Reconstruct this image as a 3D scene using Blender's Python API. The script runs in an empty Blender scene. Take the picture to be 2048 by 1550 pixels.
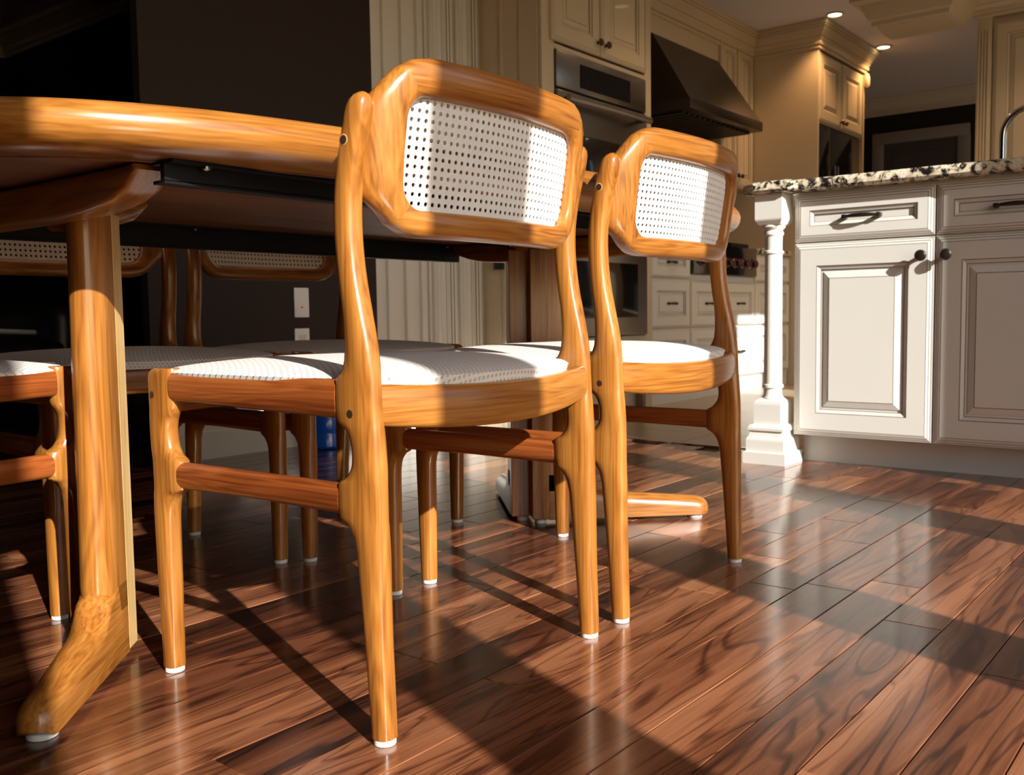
import bpy, bmesh, math, random
from mathutils import Matrix, Vector
random.seed(7)
sc = bpy.context.scene
COL = sc.collection
PI = math.pi
# ------------------------------------------------------------------ camera
F_PX, PITCH, ROLL, YAW, CAM_H = 1921.7, 0.07506, 0.014145, 0.671415, 0.5
cam_data = bpy.data.cameras.new('camera')
cam = bpy.data.objects.new('camera', cam_data); COL.objects.link(cam)
fh = Vector((-math.sin(YAW), math.cos(YAW), 0)); r0 = Vector((math.cos(YAW), math.sin(YAW), 0)); up = Vector((0, 0, 1))
fw = fh*math.cos(PITCH) - up*math.sin(PITCH); d0 = -up*math.cos(PITCH) - fh*math.sin(PITCH)
rr = r0*math.cos(ROLL) + d0*math.sin(ROLL); dd = -r0*math.sin(ROLL) + d0*math.cos(ROLL)
cam.matrix_world = Matrix(((rr.x, -dd.x, -fw.x, 0), (rr.y, -dd.y, -fw.y, 0), (rr.z, -dd.z, -fw.z, CAM_H), (0, 0, 0, 1)))
cam_data.sensor_width = 36.0; cam_data.sensor_fit = 'HORIZONTAL'
cam_data.lens = F_PX*36.0/2048.0
cam_data.clip_start = 0.02; cam_data.clip_end = 100
cam_data.dof.use_dof = True; cam_data.dof.focus_distance = 1.4; cam_data.dof.aperture_fstop = 11
sc.camera = cam
# ------------------------------------------------------------------ sky, sun, exposure
SUN_EL = math.radians(26.5)
world = bpy.data.worlds.new('world'); sc.world = world; world.use_nodes = True
wn = world.node_tree.nodes; wl = world.node_tree.links
for n in list(wn): wn.remove(n)
sky = wn.new('ShaderNodeTexSky'); sky.sky_type = 'NISHITA'; sky.sun_disc = False
sky.sun_elevation = SUN_EL; sky.sun_rotation = math.radians(110)
bg = wn.new('ShaderNodeBackground'); bg.inputs['Strength'].default_value = 0.25
wo = wn.new('ShaderNodeOutputWorld')
wl.new(sky.outputs[0], bg.inputs[0]); wl.new(bg.outputs[0], wo.inputs[0])
sun_data = bpy.data.lights.new('sun', 'SUN'); sun_data.energy = 9.6; sun_data.angle = math.radians(0.6)
sun_data.color = (1.0, 0.955, 0.88)
sun = bpy.data.objects.new('sun', sun_data); COL.objects.link(sun)
SD = Vector((-0.936*math.cos(SUN_EL), 0.353*math.cos(SUN_EL), -math.sin(SUN_EL)))
sun.rotation_euler = SD.to_track_quat('-Z', 'Y').to_euler(); sun.location = (4, -2, 4)
sc.view_settings.view_transform = 'Standard'; sc.view_settings.look = 'None'
sc.view_settings.gamma = 1.0; sc.view_settings.use_curve_mapping = False
sc.view_settings.exposure = 0.0
cy = sc.cycles
cy.max_bounces = 4; cy.diffuse_bounces = 3; cy.glossy_bounces = 2; cy.transmission_bounces = 2; cy.caustics_reflective = False; cy.caustics_refractive = False
WALL_X = 0.85          # the window wall, behind and beside the camera
CEIL = 2.41
# ------------------------------------------------------------------ materials
MATS = {}
def nmat(name):
    m = bpy.data.materials.new(name); m.use_nodes = True
    nt = m.node_tree; b = nt.nodes['Principled BSDF']; MATS[name] = m
    return m, nt, b
def plain(name, col, rough=0.5, metal=0.0, coat=0.0, spec=0.5, bump=0.0, bscale=200, var=0.0):
    m, nt, b = nmat(name)
    b.inputs['Base Color'].default_value = (*col, 1); b.inputs['Roughness'].default_value = rough
    b.inputs['Metallic'].default_value = metal; b.inputs['Coat Weight'].default_value = coat
    b.inputs['Specular IOR Level'].default_value = spec
    tc = nt.nodes.new('ShaderNodeTexCoord')
    if var:
        nz = nt.nodes.new('ShaderNodeTexNoise'); nz.inputs['Scale'].default_value = 6; nz.inputs['Detail'].default_value = 4
        nt.links.new(tc.outputs['Object'], nz.inputs['Vector'])
        mx = nt.nodes.new('ShaderNodeMix'); mx.data_type = 'RGBA'
        mx.inputs['A'].default_value = (*[c*(1-var) for c in col], 1); mx.inputs['B'].default_value = (*[min(1, c*(1+var)) for c in col], 1)
        nt.links.new(nz.outputs['Fac'], mx.inputs['Factor']); nt.links.new(mx.outputs['Result'], b.inputs['Base Color'])
    if bump:
        nb = nt.nodes.new('ShaderNodeTexNoise'); nb.inputs['Scale'].default_value = bscale; nb.inputs['Detail'].default_value = 3
        nt.links.new(tc.outputs['Object'], nb.inputs['Vector'])
        bp = nt.nodes.new('ShaderNodeBump'); bp.inputs['Strength'].default_value = bump; bp.inputs['Distance'].default_value = 0.001
        nt.links.new(nb.outputs['Fac'], bp.inputs['Height']); nt.links.new(bp.outputs['Normal'], b.inputs['Normal'])
    return m
def ramp(nt, stops):
    r = nt.nodes.new('ShaderNodeValToRGB')
    els = r.color_ramp.elements
    while len(els) < len(stops): els.new(0.5)
    for e, (p, c) in zip(els, stops): e.position = p; e.color = (*c, 1)
    return r
def math_node(nt, op, a=None, b=None, v=None):
    n = nt.nodes.new('ShaderNodeMath'); n.operation = op
    for i, x in enumerate((a, b)):
        if x is None: continue
        if isinstance(x, (int, float)): n.inputs[i].default_value = x
        else: nt.links.new(x, n.inputs[i])
    return n.outputs[0]
def wood(name, axis, dark, mid, light, rough=0.28, coat=0.25, scale=1.0, swirl=0.12, depth=1.0):
    """long-grained wood; the grain runs along the object's own axis."""
    m, nt, b = nmat(name)
    tc = nt.nodes.new('ShaderNodeTexCoord'); oi = nt.nodes.new('ShaderNodeObjectInfo')
    off = nt.nodes.new('ShaderNodeVectorMath'); off.operation = 'SCALE'; off.inputs[0].default_value = (7.3, 3.1, 5.7)
    nt.links.new(oi.outputs['Random'], off.inputs['Scale'])
    add = nt.nodes.new('ShaderNodeVectorMath'); add.operation = 'ADD'
    nt.links.new(tc.outputs['Object'], add.inputs[0]); nt.links.new(off.outputs[0], add.inputs[1])
    mp = nt.nodes.new('ShaderNodeMapping'); s = [16*scale]*3; s[axis] = 1.1*scale; s[(axis+2) % 3] *= depth; mp.inputs['Scale'].default_value = s
    nt.links.new(add.outputs[0], mp.inputs['Vector'])
    n1 = nt.nodes.new('ShaderNodeTexNoise'); n1.inputs['Scale'].default_value = 1.9; n1.inputs['Detail'].default_value = 2; n1.inputs['Distortion'].default_value = swirl
    nt.links.new(mp.outputs[0], n1.inputs['Vector'])
    mp2 = nt.nodes.new('ShaderNodeMapping'); s = [190*scale]*3; s[axis] = 3.5*scale; s[(axis+2) % 3] *= depth; mp2.inputs['Scale'].default_value = s
    nt.links.new(add.outputs[0], mp2.inputs['Vector'])
    n2 = nt.nodes.new('ShaderNodeTexNoise'); n2.inputs['Scale'].default_value = 1.5; n2.inputs['Detail'].default_value = 3
    nt.links.new(mp2.outputs[0], n2.inputs['Vector'])
    # growth rings
    w = math_node(nt, 'SINE', math_node(nt, 'MULTIPLY', n1.outputs['Fac'], 70.0))
    f = math_node(nt, 'ADD', math_node(nt, 'MULTIPLY', w, 0.055), math_node(nt, 'ADD', math_node(nt, 'MULTIPLY', n1.outputs['Fac'], 0.5), math_node(nt, 'MULTIPLY', n2.outputs['Fac'], 0.5)))
    r = ramp(nt, [(0.30, dark), (0.50, mid), (0.72, light)])
    nt.links.new(f, r.inputs['Fac'])
    hs = nt.nodes.new('ShaderNodeHueSaturation')
    nt.links.new(r.outputs['Color'], hs.inputs['Color'])
    nt.links.new(math_node(nt, 'ADD', math_node(nt, 'MULTIPLY', oi.outputs['Random'], 0.22), 0.89), hs.inputs['Value'])
    nt.links.new(hs.outputs['Color'], b.inputs['Base Color'])
    b.inputs['Roughness'].default_value = rough; b.inputs['Coat Weight'].default_value = coat; b.inputs['Coat Roughness'].default_value = 0.2
    bp = nt.nodes.new('ShaderNodeBump'); bp.inputs['Strength'].default_value = 0.12; bp.inputs['Distance'].default_value = 0.0006
    nt.links.new(n2.outputs['Fac'], bp.inputs['Height']); nt.links.new(bp.outputs['Normal'], b.inputs['Normal'])
    return m
TD, TM, TL = (0.165, 0.052, 0.0085), (0.325, 0.120, 0.019), (0.435, 0.187, 0.039)
for i, a in enumerate('xyz'): wood('teak_'+a, i, TD, TM, TL, depth=.18 if a == 'y' else .6)
RD, RM, RL = (0.125, 0.026, 0.006), (0.245, 0.062, 0.013), (0.34, 0.105, 0.024)
wood('teak_red_x', 0, RD, RM, RL); wood('teak_red_y', 1, RD, RM, RL)
wood('sapwood_z', 2, (0.55, 0.33, 0.12), (0.72, 0.48, 0.2), (0.8, 0.56, 0.26), swirl=0.1)
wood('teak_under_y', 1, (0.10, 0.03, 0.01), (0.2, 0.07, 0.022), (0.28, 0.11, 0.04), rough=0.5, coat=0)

def floor_material():
    m, nt, b = nmat('walnut_plank')
    tc = nt.nodes.new('ShaderNodeTexCoord'); oi = nt.nodes.new('ShaderNodeObjectInfo')
    off = nt.nodes.new('ShaderNodeVectorMath'); off.operation = 'SCALE'; off.inputs[0].default_value = (41.0, 67.0, 13.0)
    nt.links.new(oi.outputs['Random'], off.inputs['Scale'])
    add = nt.nodes.new('ShaderNodeVectorMath'); add.operation = 'ADD'
    nt.links.new(tc.outputs['Object'], add.inputs[0]); nt.links.new(off.outputs[0], add.inputs[1])
    mp = nt.nodes.new('ShaderNodeMapping'); mp.inputs['Scale'].default_value = (9.0, 1.0, 1.0)
    nt.links.new(add.outputs[0], mp.inputs['Vector'])
    n1 = nt.nodes.new('ShaderNodeTexNoise'); n1.inputs['Scale'].default_value = 1.15; n1.inputs['Detail'].default_value = 3.0
    n1.inputs['Roughness'].default_value = 0.45; n1.inputs['Distortion'].default_value = 0.7
    nt.links.new(mp.outputs[0], n1.inputs['Vector'])
    rings = math_node(nt, 'ABSOLUTE', math_node(nt, 'SINE', math_node(nt, 'MULTIPLY', n1.outputs['Fac'], 34.0)))
    rings = math_node(nt, 'MINIMUM', math_node(nt, 'DIVIDE', rings, 0.55), 1.0)
    mp2 = nt.nodes.new('ShaderNodeMapping'); mp2.inputs['Scale'].default_value = (260.0, 9.0, 1.0)
    nt.links.new(add.outputs[0], mp2.inputs['Vector'])
    n2 = nt.nodes.new('ShaderNodeTexNoise'); n2.inputs['Scale'].default_value = 1.0; n2.inputs['Detail'].default_value = 2
    nt.links.new(mp2.outputs[0], n2.inputs['Vector'])
    mp3 = nt.nodes.new('ShaderNodeMapping'); mp3.inputs['Scale'].default_value = (15.0, 1.0, 1.0)
    nt.links.new(add.outputs[0], mp3.inputs['Vector'])
    n3 = nt.nodes.new('ShaderNodeTexNoise'); n3.inputs['Scale'].default_value = 1.3; n3.inputs['Detail'].default_value = 4; n3.inputs['Distortion'].default_value = 0.5
    nt.links.new(mp3.outputs[0], n3.inputs['Vector'])
    f = math_node(nt, 'ADD', math_node(nt, 'MULTIPLY', math_node(nt, 'SUBTRACT', rings, 0.75), 0.22), math_node(nt, 'ADD', math_node(nt, 'MULTIPLY', n3.outputs['Fac'], 0.95), math_node(nt, 'MULTIPLY', n2.outputs['Fac'], 0.22)))
    f = math_node(nt, 'ADD', f, math_node(nt, 'MULTIPLY', math_node(nt, 'SUBTRACT', oi.outputs['Random'], 0.5), 0.36))
    r = ramp(nt, [(0.24, (0.015, 0.006, 0.004)), (0.45, (0.068, 0.021, 0.010)), (0.63, (0.165, 0.056, 0.024)), (0.88, (0.33, 0.135, 0.062))])
    nt.links.new(f, r.inputs['Fac']); nt.links.new(r.outputs['Color'], b.inputs['Base Color'])
    b.inputs['Roughness'].default_value = 0.22; b.inputs['Coat Weight'].default_value = 0.35; b.inputs['Coat Roughness'].default_value = 0.13
    bp = nt.nodes.new('ShaderNodeBump'); bp.inputs['Strength'].default_value = 0.05; bp.inputs['Distance'].default_value = 0.0005
    nt.links.new(n2.outputs['Fac'], bp.inputs['Height']); nt.links.new(bp.outputs['Normal'], b.inputs['Normal'])
floor_material()
def granite_material():
    m, nt, b = nmat('granite')
    tc = nt.nodes.new('ShaderNodeTexCoord')
    n1 = nt.nodes.new('ShaderNodeTexNoise'); n1.inputs['Scale'].default_value = 26; n1.inputs['Detail'].default_value = 6; n1.inputs['Distortion'].default_value = 1.4; n1.inputs['Roughness'].default_value = 0.62
    nt.links.new(tc.outputs['Object'], n1.inputs['Vector'])
    r1 = ramp(nt, [(0.41, (0.010, 0.009, 0.012)), (0.46, (0.09, 0.075, 0.06)), (0.495, (0.55, 0.47, 0.32)), (0.62, (0.78, 0.73, 0.6)), (0.75, (0.42, 0.3, 0.13))])
    nt.links.new(n1.outputs['Fac'], r1.inputs['Fac'])
    v = nt.nodes.new('ShaderNodeTexVoronoi'); v.inputs['Scale'].default_value = 120
    nt.links.new(tc.outputs['Object'], v.inputs['Vector'])
    r2 = ramp(nt, [(0.12, (0.25, 0.25, 0.25)), (0.35, (1, 1, 1))]); nt.links.new(v.outputs['Distance'], r2.inputs['Fac'])
    mx = nt.nodes.new('ShaderNodeMix'); mx.data_type = 'RGBA'; mx.blend_type = 'MULTIPLY'; mx.inputs['Factor'].default_value = 0.5
    nt.links.new(r1.outputs['Color'], mx.inputs['A']); nt.links.new(r2.outputs['Color'], mx.inputs['B'])
    nt.links.new(mx.outputs['Result'], b.inputs['Base Color']); b.inputs['Roughness'].default_value = 0.15; b.inputs['Coat Weight'].default_value = 0.3
granite_material()
def weave_material():
    """white woven seat cover: rows of small eyelets in a ribbed weave."""
    m, nt, b = nmat('woven_white')
    tc = nt.nodes.new('ShaderNodeTexCoord')
    sx0 = nt.nodes.new('ShaderNodeSeparateXYZ'); nt.links.new(tc.outputs['Object'], sx0.inputs[0])
    sx = nt.nodes.new('ShaderNodeSeparateXYZ'); cbx = nt.nodes.new('ShaderNodeCombineXYZ')
    nt.links.new(math_node(nt, 'ADD', sx0.outputs[0], sx0.outputs[2]), cbx.inputs[0]); nt.links.new(sx0.outputs[1], cbx.inputs[1]); nt.links.new(cbx.outputs[0], sx.inputs[0])
    def cell(o, k, ph=0.0): return math_node(nt, 'SUBTRACT', math_node(nt, 'FRACT', math_node(nt, 'ADD', math_node(nt, 'MULTIPLY', o, k), ph)), 0.5)
    k = 158.0
    row = math_node(nt, 'MULTIPLY', math_node(nt, 'MODULO', math_node(nt, 'FLOOR', math_node(nt, 'ADD', math_node(nt, 'MULTIPLY', sx.outputs[0], k), 400)), 2.0), 0.5)
    cx = cell(sx.outputs[0], k)
    cy = math_node(nt, 'SUBTRACT', math_node(nt, 'FRACT', math_node(nt, 'ADD', math_node(nt, 'MULTIPLY', sx.outputs[1], k*0.8), row)), 0.5)
    d = math_node(nt, 'SQRT', math_node(nt, 'ADD', math_node(nt, 'MULTIPLY', cx, cx), math_node(nt, 'MULTIPLY', cy, cy)))
    hole = nt.nodes.new('ShaderNodeMapRange'); hole.inputs['From Min'].default_value = 0.2; hole.inputs['From Max'].default_value = 0.34
    nt.links.new(d, hole.inputs['Value'])
    fine = math_node(nt, 'SINE', math_node(nt, 'MULTIPLY', sx.outputs[1], k*0.8*4*PI))
    fine = math_node(nt, 'ADD', math_node(nt, 'MULTIPLY', fine, 0.06), 0.94)
    r = ramp(nt, [(0.0, (0.52, 0.49, 0.46)), (1.0, (0.80, 0.775, 0.73))]); nt.links.new(math_node(nt, 'MULTIPLY', hole.outputs[0], fine), r.inputs['Fac'])
    nt.links.new(r.outputs['Color'], b.inputs['Base Color']); b.inputs['Roughness'].default_value = 0.75; b.inputs['Specular IOR Level'].default_value = 0.2
    bp = nt.nodes.new('ShaderNodeBump'); bp.inputs['Strength'].default_value = 0.6; bp.inputs['Distance'].default_value = 0.0012
    nt.links.new(math_node(nt, 'MULTIPLY', hole.outputs[0], fine), bp.inputs['Height']); nt.links.new(bp.outputs['Normal'], b.inputs['Normal'])
weave_material()
def cane_material():
    m, nt, b = nmat('cane_white')
    tc = nt.nodes.new('ShaderNodeTexCoord'); sx = nt.nodes.new('ShaderNodeSeparateXYZ'); nt.links.new(tc.outputs['Object'], sx.inputs[0])
    s1 = math_node(nt, 'SINE', math_node(nt, 'MULTIPLY', sx.outputs[1], 2*PI/0.0028)); s2 = math_node(nt, 'SINE', math_node(nt, 'MULTIPLY', sx.outputs[2], 2*PI/0.0027))
    p = math_node(nt, 'MULTIPLY', s1, s2)
    r = ramp(nt, [(0.05, (0.55, 0.57, 0.60)), (0.35, (0.82, 0.80, 0.765))]); nt.links.new(math_node(nt, 'ADD', math_node(nt, 'MULTIPLY', p, 0.5), 0.5), r.inputs['Fac'])
    nt.links.new(r.outputs['Color'], b.inputs['Base Color']); b.inputs['Roughness'].default_value = 0.6
    bp = nt.nodes.new('ShaderNodeBump'); bp.inputs['Strength'].default_value = 0.4; bp.inputs['Distance'].default_value = 0.0005
    nt.links.new(p, bp.inputs['Height']); nt.links.new(bp.outputs['Normal'], b.inputs['Normal'])
cane_material()
def tile_material():
    m, nt, b = nmat('beige_tile')
    tc = nt.nodes.new('ShaderNodeTexCoord')
    br = nt.nodes.new('ShaderNodeTexBrick'); br.offset = 0; br.inputs['Color1'].default_value = (0.46, 0.38, 0.28, 1); br.inputs['Color2'].default_value = (0.42, 0.34, 0.25, 1)
    br.inputs['Mortar'].default_value = (0.25, 0.2, 0.15, 1); br.inputs['Scale'].default_value = 1; br.inputs['Brick Width'].default_value = 0.45; br.inputs['Row Height'].default_value = 0.45; br.inputs['Mortar Size'].default_value = 0.005
    nt.links.new(tc.outputs['Object'], br.inputs['Vector']); nt.links.new(br.outputs['Color'], b.inputs['Base Color']); b.inputs['Roughness'].default_value = 0.25
tile_material()
plain('cream', (0.71, 0.695, 0.645), 0.42, coat=0.1, var=0.03)
plain('cream_yellow', (0.64, 0.54, 0.39), 0.42, coat=0.1, var=0.03)
plain('glaze', (0.13, 0.085, 0.05), 0.5)
plain('cream_shadow_gap', (0.05, 0.03, 0.02), 0.7)
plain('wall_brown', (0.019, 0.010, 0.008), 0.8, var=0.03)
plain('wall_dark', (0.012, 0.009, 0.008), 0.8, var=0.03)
plain('wall_tan', (0.32, 0.18, 0.085), 0.7, var=0.03)
plain('wall_pale', (0.55, 0.50, 0.44), 0.8, var=0.03)
plain('ceiling_paint', (0.74, 0.745, 0.84), 0.9, var=0.03)
plain('trim_white', (0.66, 0.64, 0.60), 0.5)
plain('steel', (0.27, 0.25, 0.24), 0.3, metal=1.0, bump=0.03, bscale=60)
plain('steel_dark', (0.11, 0.10, 0.095), 0.35, metal=1.0)
plain('chrome', (0.7, 0.7, 0.72), 0.12, metal=1.0)
plain('black_gloss', (0.006, 0.006, 0.008), 0.12, coat=0.5)
plain('black_steel', (0.004, 0.004, 0.005), 0.5, spec=0.25)
plain('black_iron', (0.012, 0.011, 0.010), 0.5)
plain('bronze', (0.085, 0.070, 0.058), 0.36, metal=0.9)
plain('felt', (0.72, 0.70, 0.66), 0.9)
plain('plug_dark', (0.03, 0.016, 0.010), 0.5)
plain('plug_ring', (0.50, 0.27, 0.10), 0.5)
plain('plate_white', (0.78, 0.79, 0.80), 0.35)
plain('slot_black', (0.01, 0.01, 0.01), 0.6)
plain('blue_plastic', (0.012, 0.10, 0.55), 0.22, coat=0.4)
plain('blue_cap', (0.02, 0.02, 0.03), 0.4)
plain('leather_black', (0.012, 0.012, 0.014), 0.4, bump=0.3, bscale=120)
plain('red_knob', (0.06, 0.003, 0.006), 0.3, coat=0.3)
plain('candle', (0.75, 0.70, 0.60), 0.6)
plain('door_grey', (0.30, 0.29, 0.31), 0.5)
plain('door_dark', (0.07, 0.07, 0.09), 0.4)
plain('window_frame', (0.7, 0.7, 0.68), 0.5)
def lamp_material():
    m, nt, b = nmat('lamp_glow')
    b.inputs['Emission Color'].default_value = (1.0, 0.72, 0.38, 1); b.inputs['Emission Strength'].default_value = 9.0
    b.inputs['Base Color'].default_value = (0.9, 0.8, 0.6, 1)
lamp_material()
def display_material():
    m, nt, b = nmat('oven_display')
    b.inputs['Base Color'].default_value = (0.004, 0.004, 0.007, 1); b.inputs['Roughness'].default_value = 0.3; b.inputs['Specular IOR Level'].default_value = 0.15
    tc = nt.nodes.new('ShaderNodeTexCoord'); sx = nt.nodes.new('ShaderNodeSeparateXYZ'); nt.links.new(tc.outputs['Object'], sx.inputs[0])
    br = nt.nodes.new('ShaderNodeTexBrick'); br.inputs['Scale'].default_value = 1; br.inputs['Brick Width'].default_value = 0.03; br.inputs['Row Height'].default_value = 0.016; br.inputs['Mortar Size'].default_value = 0.005; br.offset = 0
    br.inputs['Color1'].default_value = (0.02, 0.022, 0.035, 1); br.inputs['Color2'].default_value = (0.012, 0.012, 0.02, 1); br.inputs['Mortar'].default_value = (0.004, 0.004, 0.007, 1)
    cb = nt.nodes.new('ShaderNodeCombineXYZ'); nt.links.new(sx.outputs[1], cb.inputs[0]); nt.links.new(sx.outputs[2], cb.inputs[1])
    nt.links.new(cb.outputs[0], br.inputs['Vector']); nt.links.new(br.outputs['Color'], b.inputs['Base Color'])
display_material()
# ------------------------------------------------------------------ mesh helpers
def M(x): return MATS[x]
class MB:
    def __init__(s): s.v = []; s.f = []; s.m = []
    def add(s, vs, fs, mi=0):
        o = len(s.v); s.v += [tuple(p) for p in vs]; s.f += [tuple(i+o for i in f) for f in fs]; s.m += [mi]*len(fs); return s
    def box(s, x0, x1, y0, y1, z0, z1, mi=0, bev=0.0):
        if x0 > x1: x0, x1 = x1, x0
        if y0 > y1: y0, y1 = y1, y0
        if z0 > z1: z0, z1 = z1, z0
        b = min(bev, (x1-x0)*.45, (y1-y0)*.45, (z1-z0)*.45)
        if b <= 0:
            vs = [(x, y, z) for z in (z0, z1) for y in (y0, y1) for x in (x0, x1)]
            return s.add(vs, [(0, 2, 3, 1), (4, 5, 7, 6), (0, 1, 5, 4), (2, 6, 7, 3), (0, 4, 6, 2), (1, 3, 7, 5)], mi)
        bm = bmesh.new(); bmesh.ops.create_cube(bm, size=1)
        for v in bm.verts: v.co = Vector(((x0+x1)/2+v.co.x*(x1-x0), (y0+y1)/2+v.co.y*(y1-y0), (z0+z1)/2+v.co.z*(z1-z0)))
        bmesh.ops.bevel(bm, geom=bm.edges[:], offset=b, segments=2, affect='EDGES', profile=0.5)
        bm.verts.index_update(); s.add([v.co[:] for v in bm.verts], [[v.index for v in f.verts] for f in bm.faces], mi); bm.free(); return s
    def rings(s, rings, mi=0, cap=True, closed=False):
        n = len(rings[0]); o = len(s.v)
        for r in rings: s.v += [tuple(p) for p in r]
        k = len(rings)
        for i in range(k if closed else k-1):
            a = o+i*n; b = o+((i+1) % k)*n
            for j in range(n):
                j2 = (j+1) % n; s.f.append((a+j, a+j2, b+j2, b+j)); s.m.append(mi)
        if cap and not closed:
            s.f.append(tuple(o+j for j in reversed(range(n)))); s.m.append(mi)
            s.f.append(tuple(o+(k-1)*n+j for j in range(n))); s.m.append(mi)
        return s
    def lathe(s, prof, c=(0, 0, 0), axis='z', seg=20, mi=0):
        rs = []
        for r, h in prof:
            ring = []
            for j in range(seg):
                a = 2*PI*j/seg; p = (r*math.cos(a), r*math.sin(a))
                if axis == 'z': q = (p[0], p[1], h)
                elif axis == 'x': q = (h, p[0], p[1])
                else: q = (p[1], h, p[0])
                ring.append((q[0]+c[0], q[1]+c[1], q[2]+c[2]))
            rs.append(ring)
        return s.rings(rs, mi)
    def sweep(s, pts, hw, hh, upv=(0, 0, 1), n=16, ex=2.0, mi=0, closed=False):
        """superellipse section swept along a path; hw across, hh along up."""
        pts = [Vector(p) for p in pts]; k = len(pts); rs = []
        for i, p in enumerate(pts):
            t = (pts[(i+1) % k]-pts[i-1]) if closed else (pts[min(i+1, k-1)]-pts[max(i-1, 0)])
            t.normalize(); u = Vector(upv); u = (u-t*u.dot(t)).normalized(); sd = t.cross(u)
            w = hw[i] if isinstance(hw, (list, tuple)) else hw; h = hh[i] if isinstance(hh, (list, tuple)) else hh
            ring = []
            for j in range(n):
                a = 2*PI*j/n; c, q = math.cos(a), math.sin(a)
                ring.append(p + sd*(w*math.copysign(abs(c)**(2/ex), c)) + u*(h*math.copysign(abs(q)**(2/ex), q)))
            rs.append(ring)
        return s.rings(rs, mi, closed=closed)
    def build(s, name, mats, parent=None, smooth=None, loc=None):
        me = bpy.data.meshes.new(name); me.from_pydata(s.v, [], s.f)
        for q in (mats if isinstance(mats, (list, tuple)) else [mats]): me.materials.append(M(q))
        if any(s.m): me.polygons.foreach_set('material_index', s.m)
        bm = bmesh.new(); bm.from_mesh(me); bmesh.ops.recalc_face_normals(bm, faces=bm.faces[:]); bm.to_mesh(me); bm.free()
        if smooth is not None:
            me.shade_smooth(); me.set_sharp_from_angle(angle=math.radians(smooth))
        me.update()
        o = bpy.data.objects.new(name, me); COL.objects.link(o)
        if parent: o.parent = parent
        if loc: o.location = loc
        return o
def tag(o, label=None, cat=None, group=None, kind=None):
    if label: o['label'] = label
    if cat: o['category'] = cat
    if group: o['group'] = group
    if kind: o['kind'] = kind
    return o
def empty(name, loc, label=None, cat=None, rz=0.0, group=None):
    o = bpy.data.objects.new(name, None); COL.objects.link(o); o.location = loc; o.rotation_euler = (0, 0, rz); o.empty_display_size = 0.1
    return tag(o, label, cat, group)
def structure(o): o['kind'] = 'structure'; return o
def boxobj(name, x0, x1, y0, y1, z0, z1, mat, parent=None, bev=0.0):
    return MB().box(x0, x1, y0, y1, z0, z1, 0, bev).build(name, mat, parent, smooth=40 if bev else None)

# ------------------------------------------------------------------ the setting
YT = 3.285                     # planks end here, kitchen tiles begin
floor = structure(MB().box(-7.2, WALL_X+.15, -2.6, 9.3, -0.06, -0.008).build('floor', 'cream_shadow_gap'))
tile = structure(MB().box(-7.2, WALL_X, YT, 9.2, -0.008, 0.0).build('floor_kitchen', 'beige_tile'))
trs = structure(MB().box(-3.22, WALL_X, YT-.03, YT+.004, -0.008, 0.003, 0, .002).build('trim_1', 'walnut_plank'))
# planks: rows along y, each a child of the floor; alike lengths share a mesh
PW = 0.09; PMESH = {}
def plank_mesh(L):
    if L not in PMESH:
        mb = MB(); g = 0.0006; b = 0.0011; w = PW/2-g; l = L/2-g
        r0_ = [(-w, -l, -.008), (w, -l, -.008), (w, l, -.008), (-w, l, -.008)]
        r1_ = [(-w, -l, -b), (w, -l, -b), (w, l, -b), (-w, l, -b)]
        r2_ = [(-w+b, -l+b, 0), (w-b, -l+b, 0), (w-b, l-b, 0), (-w+b, l-b, 0)]
        mb.rings([r0_, r1_, r2_], cap=False); o = len(mb.v); mb.f.append((o-4, o-3, o-2, o-1)); mb.m.append(0)
        me = bpy.data.meshes.new('plank'); me.from_pydata(mb.v, [], mb.f); me.materials.append(M('walnut_plank')); me.update()
        PMESH[L] = me
    return PMESH[L]
LENS = [0.30, 0.42, 0.55, 0.70, 0.88, 1.05]
far_planks = MB()
row0 = -0.031 - 36*PW
for i in range(36+10):
    x = row0 + PW*(i+0.5)
    if x > WALL_X: break
    y = -0.35 - random.random()*0.9
    while y < YT-.03:
        L = random.choice(LENS); y2 = min(y+L, YT-.03)
        if y2-y < 0.12: y = y2; continue
        if y2-y < L-1e-6: L = round(y2-y, 3)
        cx, cy = x, (y+y2)/2
        fwd = -.622*cx + .783*cy; lat = .783*cx+.622*cy
        seen = fwd > 0.25 and abs(lat) < fwd*0.66+0.35 and (y2 > 0.3) and cx < 0.12
        if seen:
            o = bpy.data.objects.new('plank', plank_mesh(L)); COL.objects.link(o); o.parent = floor; o.location = (cx, cy, 0)
        else:
            far_planks.box(x-PW/2+.0006, x+PW/2-.0006, y+.0006, y2-.0006, -.008, 0)
        y = y2
fp = far_planks.build('plank_field', 'walnut_plank', floor); fp['kind'] = 'stuff'
subfloor = MB().box(-7.2, row0, -2.6, YT, -.008, 0).build('floor_adjoining', 'walnut_plank'); structure(subfloor)
# back part of the dining floor behind the camera
structure(MB().box(row0, WALL_X, -2.6, -1.3, -.008, 0).build('floor_back', 'walnut_plank'))

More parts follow.
